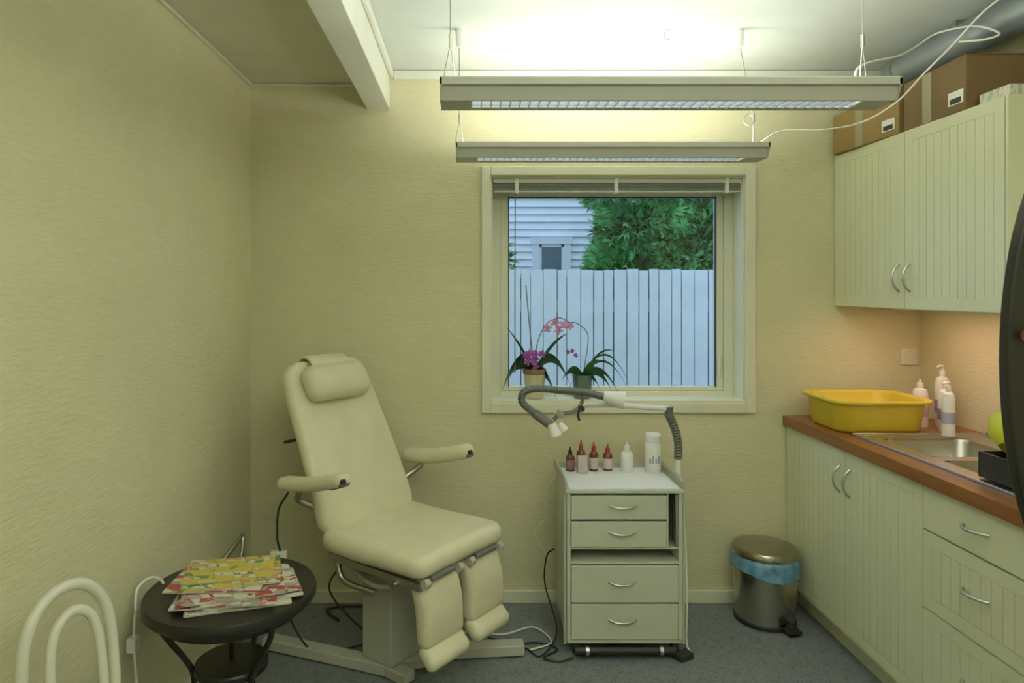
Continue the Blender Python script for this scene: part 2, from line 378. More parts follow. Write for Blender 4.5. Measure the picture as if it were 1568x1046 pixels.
# ------------------------------------------------------------------ luminaires
LC=(.97,1.0,.89)
DIFF=emis('lamp_diffuser',(.92,1,1),1.5); TUBE=emis('fluorescent_tube',(1,.98,.9),3)
WIRE=mat('steel_wire',(.35,.34,.3),.4,metal=.6)
def luminaire(name, x0,x1,yc,zt, upw, wires, cyy, wt=.15):
    g=group(name,((x0+x1)/2,yc,zt))
    h1=.018; h2=.056
    prof=[(-wt/2,0),(-wt/2,-h1),(-wt/2+.010,-h1-.004),(-wt/2+.022,-h2),(-wt/2+.034,-h2)]
    for nm,sg in (('shell_front',1),('shell_rear',-1)):
        bm=bmesh.new(); ra=[];rb=[]
        pr=prof+[(p[0]+.004,p[1]+.004) for p in prof[::-1]]
        for (yy,zz) in pr:
            ra.append(bm.verts.new((x0,yc+sg*yy,zt+zz))); rb.append(bm.verts.new((x1,yc+sg*yy,zt+zz)))
        for i in range(len(pr)):
            j=(i+1)%len(pr); bm.faces.new([ra[i],ra[j],rb[j],rb[i]])
        bm.faces.new(ra); bm.faces.new(rb[::-1]); finish(nm,bm,LIGHTG,g)
    for nm,xx,s in (('end_cap_a',x0,1),('end_cap_b',x1,-1)):
        bm=bmesh.new(); pts=[(-wt/2,0),(-wt/2,-h1),(-wt/2+.022,-h2),(wt/2-.022,-h2),(wt/2,-h1),(wt/2,0)]
        a=[bm.verts.new((xx,yc+y,zt+z)) for y,z in pts]; b=[bm.verts.new((xx+s*.006,yc+y,zt+z)) for y,z in pts]
        bm.faces.new(a); bm.faces.new(b[::-1])
        for i in range(6): bm.faces.new([a[i],a[(i+1)%6],b[(i+1)%6],b[i]])
        finish(nm,bm,LIGHTG,g)
    lw=wt-.068
    boxes('end_plates',[(x0+.006,x0+.085,yc-lw/2,yc+lw/2,zt-h2,zt-h2+.004),(x1-.085,x1-.006,yc-lw/2,yc+lw/2,zt-h2,zt-h2+.004)],LIGHTG,g)
    box('diffuser',x0+.085,x1-.085,yc-lw/2,yc+lw/2,zt-h2+.026,zt-h2+.029,DIFF,g)
    boxes('louvre',[(x0+.085+i*.0268,x0+.088+i*.0268,yc-lw/2,yc+lw/2,zt-h2,zt-h2+.024) for i in range(int((x1-x0-.17)/.0268)+1)]+[(x0+.085,x1-.085,yc-.002,yc+.002,zt-h2,zt-h2+.024)],mat('louvre_alu',(.72,.78,.86),.3,metal=.6),g)
    for i,yo in enumerate((-.03,.03)):
        cyl(f'tube_{i}',(x0+.03,yc+yo,zt-.013),(x1-.03,yc+yo,zt-.013),.011,TUBE,g)
    ld=bpy.data.lights.new(name+'_glow','AREA'); ld.shape='RECTANGLE'; ld.size=(x1-x0-.06); ld.size_y=.11; ld.energy=upw; ld.color=LC
    lo=bpy.data.objects.new('uplight',ld); lo.location=((x0+x1)/2,yc,zt+.002); lo.rotation_euler=(math.pi,0,0); COL.objects.link(lo); attach(lo,g)
    for i,(x,cx) in enumerate(wires):
        cyl(f'ceiling_cup_{i}',(cx,cyy,2.335),(cx,cyy,2.3995),.011,WPLAST,g,r1=.014)
        tube(f'wire_{i}',[(cx,cyy,2.34),(x,yc,2.10)],.0018,WIRE,g,smooth=False)
        tube(f'wire_a_{i}',[(x,yc,2.10),(x-.018,yc-.05,zt)],.0016,WIRE,g,smooth=False)
        tube(f'wire_b_{i}',[(x,yc,2.10),(x+.018,yc+.05,zt)],.0016,WIRE,g,smooth=False)
        cyl(f'adjuster_{i}',(x,yc,2.09),(x,yc,2.125),.005,CHROME,g)
    return g
g1=luminaire('pendant_light', -.077,1.164,1.905,1.983,6.5,((-.05,-.05),(1.10,1.10)),1.905)
g2=luminaire('pendant_light.001', -.049,1.191,2.765,1.993,6.0,((-.035,-.035),(1.155,1.035)),2.6)
g3=luminaire('fill_light_a', -.06,1.18,.55,1.99,30,((-.03,-.03),(1.13,1.13)),.55)  # added fill light out of view, stronger than the visible pendants
g4=luminaire('fill_light_b', -.06,1.18,-.75,1.99,30,((-.03,-.03),(1.13,1.13)),-.75)  # second added fill light, behind the camera, for soft bounce
bm=bmesh.new(); sweep_bm(bm,[Vector((1.137+.022*math.cos(a*math.pi/8),2.765,2.10+.022*math.sin(a*math.pi/8))) for a in range(16)],.0025,8,True)
finish('hanging_ring',bm,CHROME,g2,smooth=True)
# electric cable from lamp to duct
g=group('electric_cable',(1.4,2.6,2.05))
CABW=mat('white_cable',(.82,.80,.70),.5)
tube('cable_run',[(1.165,2.72,2.0),(1.22,2.66,2.03),(1.36,2.62,2.025),(1.50,2.6,2.05),(1.57,2.5,2.10),(1.60,2.4,2.17),(1.63,2.3,2.235),(1.68,2.22,2.32),(1.76,2.18,2.375),(1.9,2.15,2.39)],.0035,CABW,g)
tube('cable_loop',[(1.09,1.93,1.99),(1.14,2.0,2.06),(1.27,2.15,2.13),(1.45,2.3,2.2),(1.58,2.4,2.27),(1.66,2.42,2.32),(1.70,2.3,2.30),(1.71,2.2,2.24),(1.67,2.2,2.22),(1.64,2.28,2.24)],.0035,CABW,g)
# duct
g=group('ventilation_duct',(1.79,1.5,2.3))
DUCT=mat('galvanised_duct',(.28,.32,.34),.38,metal=.4,var=.15,vscale=4)
bm=bmesh.new(); n=220; ys=[2.80-(2.80+1.69)*i/n for i in range(n+1)]
sweep_bm(bm,[Vector((1.79,y,2.312)) for y in ys],lambda s:.060+(.004 if (s%.42)<.04 else 0),28)
finish('pipe',bm,DUCT,g,smooth=True)
lathe('end_collar',[(0,0),(.045,0),(.064,.0),(.065,.05),(.059,.052)],(1.79,2.85,2.312),DUCT,g,axis=(0,-1,0))
boxes('hanger',[(1.785,1.795,y,y+.02,2.36,2.399) for y in (2.5,1.6,.6)],DUCT,g)

# ------------------------------------------------------------------ kitchen
def bead_front(name, xf, y0,y1,z0,z1, parent, bead=True, fr=.042):
    g=.0015; y0+=g;y1-=g;z0+=g;z1-=g
    if not bead:
        return box(name,xf,xf+.019,y0,y1,z0,z1,CAB,parent,bevel=.002)
    dp=.0018
    L=[(xf+dp,xf+.019,y0,y1,z0,z1)]
    L+= [(xf,xf+dp,y0,y0+fr,z0,z1),(xf,xf+dp,y1-fr,y1,z0,z1),(xf,xf+dp,y0+fr,y1-fr,z0,z0+fr),(xf,xf+dp,y0+fr,y1-fr,z1-fr,z1)]
    n=max(3,round((y1-y0-2*fr)/.040)); st=(y1-y0-2*fr)/n
    for i in range(n): L.append((xf,xf+dp,y0+fr+i*st+.0012,y0+fr+(i+1)*st-.0012,z0+fr+.0012,z1-fr-.0012))
    return boxes(name,L,CAB,parent)
def arc_handle(name, p0,p1,out,parent,r=.0045,depth=.028):
    p0=Vector(p0);p1=Vector(p1);o=Vector(out)
    pts=[p0+(p1-p0)*(i/8)+o*depth*math.sin(math.pi*i/8)**.7 for i in range(9)]
    return tube(name,pts,lambda s:r,CHROME,parent,k=4)
k=group('base_cabinet',(1.73,1.9,0))
XF=1.435
bounds=[3.078,2.60,2.155,1.71,1.24,.8]
boxes('carcass',[(XF+.02,2.035,b-.009,b+.009 if b<3 else b,.094,.80) for b in bounds]+[(XF+.02,2.035,.8,3.078,.094,.112),(2.02,2.035,.8,3.078,.112,.80)],CAB,k)
box('toe_kick',1.49,1.508,.8,3.068,0,.094,CAB,k)
bead_front('door_a',XF,2.60,3.078,.10,.80,k)
bead_front('door_b',XF,2.155,2.60,.10,.80,k)
bead_front('drawer_a',XF,1.71,2.155,.661,.80,k,bead=False)
bead_front('drawer_b',XF,1.71,2.155,.415,.659,k)
bead_front('drawer_c',XF,1.71,2.155,.10,.413,k)
bead_front('door_c',XF,1.24,1.71,.10,.80,k)
bead_front('door_d',XF,.80,1.24,.10,.80,k)
arc_handle('handle_a',(XF,2.635,.63),(XF,2.635,.735),(-1,0,0),k)
arc_handle('handle_b',(XF,2.565,.63),(XF,2.565,.735),(-1,0,0),k)
arc_handle('handle_c',(XF,1.88,.735),(XF,1.98,.735),(-1,0,0),k)
arc_handle('handle_d',(XF,1.88,.55),(XF,1.98,.55),(-1,0,0),k)
arc_handle('handle_e',(XF,1.88,.28),(XF,1.98,.28),(-1,0,0),k)
arc_handle('handle_f',(XF,1.27,.63),(XF,1.27,.735),(-1,0,0),k)
CT=wood_mat('butcher_block',(.22,.078,.02),(.37,.145,.04))
ZC=.845
boxes('countertop',[(1.418,2.038,2.58,3.08,.803,ZC),(1.418,1.56,2.09,2.58,.803,ZC),(1.88,2.038,2.09,2.58,.803,ZC),(1.418,2.038,.8,2.09,.803,ZC)],CT,k)
s=group('kitchen_sink',(1.74,2.2,ZC))
boxes('flange',[(1.5,1.98,2.58,2.66,ZC,ZC+.004),(1.5,1.565,2.09,2.58,ZC,ZC+.004),(1.875,1.98,2.09,2.58,ZC,ZC+.004),(1.565,1.875,2.25,2.30,ZC,ZC+.004),(1.5,1.98,1.72,2.09,ZC,ZC+.004)],CHROME,s)
boxes('rim',[(1.497,1.503,1.717,2.663,ZC,ZC+.009),(1.977,1.983,1.717,2.663,ZC,ZC+.009),(1.5,1.98,2.657,2.663,ZC,ZC+.009)],CHROME,s,bevel=.002)
def bowl(nm,x0,x1,y0,y1,z0,dp):
    bm=bmesh.new(); rings=[]
    for ins,z,cr in ((0,z0,.045),(.004,z0-.01,.045),(.012,z0-dp+.03,.05),(.03,z0-dp,.05),(.08,z0-dp-.004,.03)):
        W=x1-x0-2*ins;H=y1-y0-2*ins; rings.append([bm.verts.new(((x0+x1)/2+a,(y0+y1)/2+b,z)) for a,b in rrect(W,H,min(cr,H*.45),6)])
    for a,b in zip(rings,rings[1:]):
        for i in range(len(a)): bm.faces.new([a[i],a[(i+1)%len(a)],b[(i+1)%len(a)],b[i]])
    bm.faces.new(rings[-1])
    finish(nm,bm,STEEL,s,smooth=True)
bowl('bowl_large',1.562,1.878,2.298,2.582,ZC+.003,.15)
bowl('bowl_small',1.562,1.878,2.088,2.252,ZC+.003,.09)
boxes('drainer_ribs',[(1.54,1.94,1.76+i*.035,1.77+i*.035,ZC+.004,ZC+.007) for i in range(2)],CHROME,s,bevel=.001)
f=group('kitchen_faucet',(1.94,2.3,ZC))
lathe('body',[(0,0),(.025,0),(.022,.012),(.018,.02),(.018,.06),(0,.065)],(1.935,2.29,ZC+.004),CHROME,f)
tube('spout',[(1.935,2.29,ZC+.05),(1.90,2.29,ZC+.085),(1.83,2.29,ZC+.10),(1.76,2.29,ZC+.085)],.010,CHROME,f)
lathe('spout_tip',[(0,0),(.013,0),(.013,.02),(0,.02)],(1.765,2.29,ZC+.09),mat('teal_plastic',(.08,.33,.33),.4),f,axis=(-.8,0,-.5))
lathe('lever',[(0,0),(.014,0),(.010,.05),(0,.055)],(1.935,2.29,ZC+.065),CHROME,f,axis=(-.7,-.2,.5))
g=group('dish_tray',(1.66,1.96,ZC))
TX=(1.53,1.80,1.84,2.05)
boxes('tray',[(TX[0],TX[1],TX[2],TX[3],ZC+.008,ZC+.014),(TX[0],TX[0]+.008,TX[2],TX[3],ZC+.008,ZC+.085),(TX[1]-.008,TX[1],TX[2],TX[3],ZC+.008,ZC+.085),(TX[0],TX[1],TX[2],TX[2]+.008,ZC+.008,ZC+.085),(TX[0],TX[1],TX[3]-.008,TX[3],ZC+.008,ZC+.085)],BLKPL,g,bevel=.003)
lathe('green_bowl',[(0,.012),(.04,0),(.075,.03),(.085,.075),(.08,.075),(.07,.034),(.038,.01),(0,.014)],(1.585,1.98,ZC+.10),mat('lime_plastic',(.66,.70,.05),.35),g,axis=(.55,.25,.8))
bm=bmesh.new(); YB_=mat('yellow_plastic',(.74,.54,.035),.38,var=.04)
rings=[]
cx,cy=1.635,2.82
for W,H,z,cr in ((.32,.25,.0,.05),(.340,.275,.012,.06),(.365,.305,.107,.07),(.375,.315,.114,.075),(.400,.345,.117,.08),(.405,.35,.127,.08),(.400,.345,.131,.08),(.365,.305,.129,.07),(.355,.295,.12,.06),(.33,.265,.02,.055),(.31,.24,.012,.05)):
    rings.append([bm.verts.new((cx+a,cy+b,ZC+z+.001)) for a,b in rrect(W,H,cr,8)])
for a,b in zip(rings,rings[1:]):
    for i in range(len(a)): bm.faces.new([a[i],a[(i+1)%len(a)],b[(i+1)%len(a)],b[i]])
bm.faces.new(rings[0]); bm.faces.new(rings[-1])
finish('washing_up_basin',bm,YB_,smooth=True)
LAB=mat('purple_label',(.32,.26,.48),.5)
def pump_bottle(name,x,y,z,h,r,cm,lm,pump=True):
    g=group(name,(x,y,z))
    lathe('body',[(0,0),(r,0),(r*1.02,.005),(r*1.02,h*.68),(r*.85,h*.76),(r*.35,h*.80),(r*.35,h*.84),(0,h*.84)],(x,y,z),cm,g,24)
    lathe('label',[(r*1.03,h*.22),(r*1.035,h*.23),(r*1.035,h*.42),(r*1.03,h*.43)],(x,y,z),lm,g,24)
    lathe('cap',[(0,h*.82),(r*.45,h*.82),(r*.42,h*.9),(r*.15,h*.91),(r*.15,h*.97),(0,h*.97)],(x,y,z),WPLAST,g,16)
    if pump: tube('nozzle',[(x+.004,y,z+h*.96),(x-.012,y-.004,z+h*.965),(x-.026,y-.006,z+h*.94)],.005,WPLAST,g,k=3)
    return g
pump_bottle('soap_bottle',1.835,2.61,ZC+.010,.21,.022,WPLAST,mat('grey_label',(.42,.40,.52),.5))
pump_bottle('soap_bottle.001',1.880,2.84,ZC,.20,.028,WPLAST,mat('pink_label',(.62,.42,.42),.5),False)
pump_bottle('soap_bottle.002',1.915,2.74,ZC,.21,.026,WPLAST,LAB,False)
pump_bottle('soap_bottle.003',1.965,2.83,ZC,.26,.026,WPLAST,LAB)
k=group('wall_cabinet',(1.85,2.6,1.34)); XU=1.652
box('carcass',XU+.02,2.037,2.10,3.08,1.345,2.008,CAB,k)
box('end_panel',XU,2.037,2.088,2.10,1.335,2.012,CAB,k,bevel=.001)
bead_front('door_a',XU,2.585,3.078,1.339,2.012,k)
bead_front('door_b',XU,2.102,2.585,1.339,2.012,k)
arc_handle('handle_a',(XU,2.617,1.405),(XU,2.617,1.51),(-1,0,0),k)
arc_handle('handle_b',(XU,2.553,1.405),(XU,2.553,1.51),(-1,0,0),k)
box('worklight_strip',1.80,1.84,2.3,2.9,1.328,1.3445,WHITE,k,bevel=.002)
ld=bpy.data.lights.new('under_cabinet','AREA'); ld.shape='RECTANGLE'; ld.size=.03; ld.size_y=.56; ld.energy=1.35; ld.color=(1,.60,.46)
lo=bpy.data.objects.new('worklight',ld); lo.location=(1.82,2.6,1.326); COL.objects.link(lo); attach(lo,k)
g=group('wall_socket',(1.985,YB,1.11))
box('plate',1.948,2.022,YB-.010,YB,1.073,1.147,WHITE,g,bevel=.003)
lathe('insert',[(0,0),(.02,0),(.022,-.004),(.024,.001)],(1.985,YB-.011,1.11),TRIM,g,axis=(0,-1,0))
CARD=mat('cardboard',(.31,.20,.065),.75,var=.10); CARD2=mat('cardboard_dark',(.19,.12,.045),.75,var=.10); TAPE=mat('parcel_tape',(.34,.29,.17),.3)
def carton(name,c,d,rz,cm,tape=True,label=True):
    g=group(name,(c[0],c[1],c[2]-d[2]/2))
    obox('body',c,d,cm,g,rz,bevel=.003)
    R=Matrix.Rotation(rz,3,'Z'); C=Vector(c)
    obox('flap_a',C+R@Vector((-d[0]/4-.001,0,d[2]/2+.002)),(d[0]/2-.004,d[1],.004),cm,g,rz,ry=-.02)
    obox('flap_b',C+R@Vector((d[0]/4+.001,0,d[2]/2+.002)),(d[0]/2-.004,d[1],.004),cm,g,rz,ry=.02)
    if tape: obox('tape',C+R@Vector((-d[0]/2-.0008,.03,0)),(.0015,.05,d[2]*.98),TAPE,g,rz)
    if label:
        obox('label',C+R@Vector((-d[0]/2-.001,-d[1]*.36,-.04)),(.0015,.075,.045),WPLAST,g,rz)
        obox('label_bars',C+R@Vector((-d[0]/2-.0022,-d[1]*.36,-.05)),(.001,.055,.018),BLKPL,g,rz)
    return g
carton('cardboard_box',(1.785,2.84,2.012+.085),(.29,.43,.17),.05,CARD)
carton('cardboard_box.001',(1.79,2.43,2.012+.09),(.27,.34,.18),-.03,CARD2)
FL=print_mat('floral_print',[(.66,.66,.52),(.42,.50,.36),(.70,.68,.55),(.56,.45,.30),(.70,.70,.58)],160,160,amt=1.6)
obox('floral_storage_box',(1.85,2.175,2.012+.02),(.35,.13,.04),FL,rz=0,bevel=.006)

# ------------------------------------------------------------------ treatment chair
ch=group('podiatry_chair',(-.27,2.55,0))
ang=math.radians(-38); F=Vector((math.cos(ang),math.sin(ang),0)); Lt=Vector((-math.sin(ang),math.cos(ang),0)); U=Vector((0,0,1))
S0=Vector((-.2,2.53,0))
def cp(f,l,z): return S0+F*f+Lt*l+U*z
pad('seat_cushion',[cp(-.255,0,.500),cp(-.1,0,.495),cp(.08,0,.50),cp(.25,0,.505)],-Lt,lambda u:.505-.015*u,.075,.06,VINYL,ch,bulge=.006)
box_M=Matrix.Translation(S0)@Matrix.Rotation(ang,4,'Z')
box('seat_plate',-.2,.2,-.2,.2,.435,.465,GREYPT,ch,bevel=.004,M=box_M)
bk=[cp(-.225,0,.50),cp(-.295,0,.66),cp(-.385,0,.84),cp(-.470,0,1.0),cp(-.525,0,1.118)]
pad('backrest_cushion',bk,-Lt,lambda u:.49-.06*u-.02*max(0,u-.8)/.2,.062,.075,VINYL,ch,bulge=.008)
box('back_plate',-.15,.15,0,.5,-.012,.012,GREYPT,ch,M=Matrix.Translation(cp(-.345,0,.56))@Matrix(((*Lt,0),(*((-F*.45+U*.89).normalized()),0),(*((F*.89+U*.45).normalized()),0),(0,0,0,1))).transposed())
hc=cp(-.462,-.005,1.022); hd=(-F*.45+U*.9).normalized(); hn=(F*.9+U*.45).normalized()
pad('headrest_cushion',[hc-hd*.072+hn*.03,hc+hn*.045,hc+hd*.072+hn*.022],-Lt,lambda u:.315,.085,.05,VINYL,ch,bulge=.0)
pad('headrest_strap',[hc+hd*.05+hn*.045,hc+hd*.10+hn*.035,hc+hd*.128+hn*.0,hc+hd*.125-hn*.03],-Lt,lambda u:.20,.012,.01,VINYL,ch)
for nm,l,f0,f1,dz,tt in (('near',-.30,-.39,-.04,.020,.048),('far',.30,-.33,.035,.018,.060)):
    a=cp(f0,l,.675+dz); b=cp((f0+f1)/2,l,.700+dz); c=cp(f1,l,.748+dz)
    pad(f'armrest_{nm}',[a,b,c],-Lt,lambda u:.072,tt,.03,VINYL,ch)
    d=(c-b).normalized()
    pad(f'armrest_cap_{nm}',[c-d*.07-U*.018,c-d*.0-U*.014],-Lt,lambda u:.05,.022,.01,GREYPL,ch)
    cyl(f'arm_knob_{nm}',c-U*.005+d*.004-Lt*.02,c-U*.005+d*.016-Lt*.02,.009,BLKPL,ch)
    tube(f'arm_bracket_{nm}',[a+F*.10-U*.02,cp(f0+.07,l*.93,.64),cp(-.29,l*.72,.60)],.012,STEEL,ch)
cyl('recline_knob',cp(-.44,-.20,.83),cp(-.44,-.25,.83),.006,BLKPL,ch)
for nm,l in (('near',-.120),('far',.120)):
    a=cp(.195,l,.455); b=cp(.225,l,.36); c=cp(.230,l,.238)
    pad(f'leg_pad_{nm}',[a,b,c],Lt,lambda u:.198-.002*u,.066,.022,VINYL,ch,bulge=.014,edge=.40)
    a=cp(.218,l,.245); b=cp(.245,l,.215); c=cp(.280,l,.185)
    pad(f'foot_pad_{nm}',[a,b,c],Lt,lambda u:.200,.062,.025,VINYL,ch,bulge=.006)
    cyl(f'leg_rod_{nm}',cp(.16,l,.44),cp(.185,l,.22),.011,STEEL,ch)
    box(f'leg_bracket_{nm}',.10,.215,l-.03,l+.03,.44,.462,STEEL,ch,bevel=.003,M=box_M)
    cyl(f'hinge_{nm}',cp(.235,l-.06,.462),cp(.235,l+.06,.462),.012,GREYPL,ch)
    cyl(f'hinge_bolt_{nm}',cp(.240,l-.098,.455),cp(.240,l-.075,.455),.015,GREYPT,ch)
    cyl(f'hinge_bolt_b_{nm}',cp(.240,l+.075,.455),cp(.240,l+.098,.455),.015,GREYPT,ch)
cyl('cross_shaft',cp(.12,-.24,.43),cp(.12,.24,.43),.012,STEEL,ch)
boxes('side_rails',[(-.22,.23,-.225,-.20,.43,.455),(-.22,.23,.20,.225,.43,.455)],STEEL,ch,bevel=.002,M=box_M)
tube('actuator_arm',[cp(-.23,-.16,.42),cp(-.05,-.16,.36),cp(.14,-.17,.42)],.010,GREYPT,ch)
cyl('actuator',cp(-.20,-.1,.37),cp(.02,-.13,.40),.020,GREYPL,ch)
cyl('actuator_rod',cp(.02,-.13,.40),cp(.14,-.14,.42),.009,CHROME,ch)
tube('linkage',[cp(-.2,-.20,.43),cp(-.16,-.2,.36),cp(-.03,-.17,.34)],.011,STEEL,ch)
CM=Matrix.Translation(Vector((-.285,2.57,0)))@Matrix.Rotation(math.radians(-38),4,'Z')
box('column',-.075,.075,-.085,.085,.045,.40,GREYPT,ch,bevel=.006,M=CM)
box('column_head',-.10,.14,-.10,.10,.385,.435,GREYPT,ch,bevel=.006,M=CM)
def bar(nm,p,q,w_,h_,z0=0.004):
    p=Vector((*p,0));q=Vector((*q,0));d=q-p;a_=math.atan2(d.y,d.x);c=(p+q)/2
    obox(nm,(c.x,c.y,z0+h_/2),(d.length,w_,h_),GREYPT,ch,a_,bevel=.006)
bar('foot_rear',(-.80,2.70),(-.27,2.50),.06,.042)
bar('foot_front',(-.14,2.62),(.215,2.65),.06,.042)
bar('foot_link',(-.33,2.54),(-.12,2.61),.11,.042)
bar('foot_toe',(-.34,2.55),(-.21,2.44),.06,.040)
for i,p in enumerate(((-.78,2.69),(.19,2.645),(-.22,2.45))): cyl(f'glide_{i}',(p[0],p[1],0),(p[0],p[1],.008),.018,BLKPL,ch)
tube('hand_switch_cable',[cp(-.34,-.31,.67),(-.70,2.52,.60),(-.705,2.52,.5),(-.70,2.54,.44)],.004,BLKPL,ch)
box('hand_switch',-.735,-.675,2.53,2.555,.41,.44,WPLAST,ch,bevel=.004)
cyl('hand_switch_tip',(-.705,2.54,.38),(-.705,2.54,.41),.006,WPLAST,ch)
tube('cable_a',[(-.705,2.54,.385),(-.70,2.56,.30),(-.66,2.6,.12),(-.58,2.62,.012),(-.5,2.66,.008),(-.42,2.7,.008),(-.30,2.68,.03),(-.28,2.6,.1)],.0035,BLKPL,ch)
tube('cable_b',[cp(-.2,-.15,.42),(-.53,2.6,.28),(-.46,2.62,.16),(-.38,2.62,.10),(-.40,2.6,.2),(-.37,2.62,.3)],.0035,BLKPL,ch)
tube('cable_c',[(-.55,2.9,.008),(-.62,3.0,.008),(-.45,3.02,.008),(-.3,2.85,.008),(-.28,2.7,.008)],.005,BLKPL,ch)
tube('cable_d',[(-.28,2.68,.02),(0,2.80,.008),(.14,2.78,.008),(.27,2.84,.008),(.33,2.72,.008),(.24,2.66,.008)],.0035,CABW,ch)

# ------------------------------------------------------------------ round side table
TC=Vector((-.693,2.0,0)); t=group('side_table',TC)
lathe('top',[(0,.505),(.222,.505),(.238,.508),(.242,.515),(.242,.532),(.238,.54),(0,.54)],TC,BLACK,t,64)
lathe('apron',[(.20,.48),(.205,.48),(.205,.505),(.20,.505),(.20,.48)],TC,BLACK,t,48)
lathe('shelf',[(0,.305),(.10,.305),(.104,.31),(.104,.325),(.10,.33),(0,.33)],TC,BLACK,t,40)
for i,a in enumerate((195,318,75)):
    a=math.radians(a); d=Vector((math.cos(a),math.sin(a),0))
    tube(f'leg_{i}',[TC+d*r+U*z for r,z in ((.215,.50),(.205,.46),(.165,.40),(.125,.345),(.105,.30),(.105,.22),(.14,.12),(.20,.03),(.215,.008))],.0085,BLACK,t)
cyl('centre_rod',TC+U*.325,TC+U*.51,.007,BLACK,t)
mg=group('magazine_stack',(-.69,1.99,.54))
YEL=(.58,.48,.07);RD=(.42,.06,.05);PW=(.64,.62,.51);GN_=(.14,.24,.10);OR=(.52,.30,.12);GY=(.36,.35,.30);BLU=(.12,.18,.30);PKK=(.50,.30,.27)
PAP=mat('paper_pages',(.62,.59,.49),.6,var=.15,vscale=200)
covers=[[YEL,OR,PW,GN_,YEL,YEL],[RD,PW,RD,GY,PW],[PW,GY,PW,PW,PKK],[PW,RD,PW,GY]]
z=.5405
mags=[((-.655,1.955),.28,.215,.30,2,.005),((-.63,1.975),.27,.20,.40,2,.005),((-.68,1.95),.28,.21,.14,1,.005),((-.64,1.98),.27,.20,.46,3,.005),((-.675,1.965),.275,.20,.33,1,.005),((-.72,2.0),.27,.195,.02,1,.005),((-.695,2.02),.27,.20,.28,0,.006),((-.71,2.035),.25,.17,.20,0,.005)]
for i,(c,a,b,r,pm,th) in enumerate(mags):
    obox(f'magazine_pages_{i}',(c[0],c[1],z+th/2),(a-.003,b-.003,th-.0012),PAP,mg,r)
    obox(f'magazine_cover_{i}',(c[0],c[1],z+th-.0005),(a,b,.001),print_mat(f'cover_{i}',covers[pm],12+5*(i%3),40+9*(i%2),r,amt=.8),mg,r)
    z+=th
c=group('bentwood_chair',(-.72,1.36,0))
WCH=mat('white_lacquer',(.70,.68,.56),.3,var=.02)
A=Vector((-.850,1.462,0)); bd=Vector((.40,.916,0)).normalized(); nd=Vector((.916,-.40,0)).normalized()
def hp(s,z,o=0): return A+bd*s+nd*o+U*z
tube('back_hoop',[hp(-.116,.0,-.03),hp(-.112,.25,-.01),hp(-.108,.45,0),hp(-.105,.60,-.005),hp(-.092,.70,-.012),hp(-.052,.757,-.018),hp(0,.774,-.02),hp(.052,.757,-.018),hp(.092,.70,-.012),hp(.105,.60,-.005),hp(.108,.45,0),hp(.112,.25,-.01),hp(.116,0,-.03)],.0125,WCH,c,n=16)
tube('inner_loop',[hp(-.055,.46,.03),hp(-.060,.56,.022),hp(-.056,.65,.012),hp(-.038,.705,.006),hp(0,.727,.004),hp(.038,.705,.006),hp(.056,.65,.012),hp(.060,.56,.022),hp(.055,.46,.03)],.0105,WCH,c,n=16)
sc=A+nd*.185
lathe('seat',[(0,.43),(.18,.43),(.19,.438),(.19,.452),(.18,.46),(0,.455)],sc,WCH,c,48)
bm=bmesh.new(); sweep_bm(bm,[sc+Vector((.15*math.cos(q*math.pi/16),.15*math.sin(q*math.pi/16),.22)) for q in range(32)],.009,10,True); finish('leg_ring',bm,WCH,c,smooth=True)
for i,sg in enumerate((-1,1)):
    tube(f'front_leg_{i}',[sc+nd*.13+bd*.11*sg+U*.435,sc+nd*.14+bd*.12*sg+U*.2,sc+nd*.16+bd*.135*sg],.014,WCH,c,n=14)

# ------------------------------------------------------------------ trolley
t=group('medical_trolley',(.6,2.79,0)); X0,X1,Y0,Y1=.379,.822,2.62,2.95
boxes('carcass',[(X0,X0+.014,Y0,Y1,.06,.631),(X1-.014,X1,Y0,Y1,.06,.631),(X0,X1,Y1-.01,Y1,.06,.631),(X0,X1,Y0,Y1,.055,.068),(X0,X1,Y0+.004,Y1,.357,.366),(X0,X1,Y0+.004,Y1,.414,.423),(.762,.770,Y0+.004,Y1,.423,.631)],TROL,t,bevel=.0015)
box('top_board',X0-.006,X1+.006,Y0-.006,Y1+.004,.631,.645,TROL,t,bevel=.003)
box('top_mat',X0+.01,X1-.01,Y0+.006,Y1-.01,.645,.648,TROLTOP,t,bevel=.001)
for i,(za,zb,xa,xb) in enumerate(((.530,.622,X0+.016,.760),(.426,.522,X0+.016,.760),(.212,.352,X0+.016,X1-.016),(.070,.206,X0+.016,X1-.016))):
    box(f'drawer_{i}',xa,xb,Y0-.004,Y0+.25,za,zb,TROL,t,bevel=.003)
    zc=(za+zb)/2+.004; xc=.59
    arc_handle(f'handle_{i}',(xc-.052,Y0-.004,zc+.006),(xc+.052,Y0-.004,zc+.006),(0,-.8,-.35),t,r=.004,depth=.022)
boxes('side_strip',[(.785,.792,Y0,Y0+.01,.45,.60)],BLKPL,t)
box('side_strip_steel',.795,.806,Y0-.002,Y0+.01,.43,.625,CHROME,t)
for nm,x in (('rail_left',X0-.004),('rail_right',X1+.004)):
    tube(nm,[(x,Y0+.0,.645),(x,Y0+.0,.672),(x,Y0+.02,.68),(x,Y1-.02,.68),(x,Y1,.672),(x,Y1,.645)],.0045,GREYPT,t,k=4)
boxes('rail_plate',[(X0-.006,X0-.002,Y0+.02,Y1-.02,.645,.668),(X1+.002,X1+.006,Y0+.02,Y1-.02,.645,.668),(X0,X1,Y1-.002,Y1+.002,.645,.668)],GREYPT,t)
for nm,x in (('post_l',X0-.007),('post_r',X1+.007)): cyl(nm,(x,Y0+.01,.05),(x,Y0+.01,.645),.006,GREYPT,t)
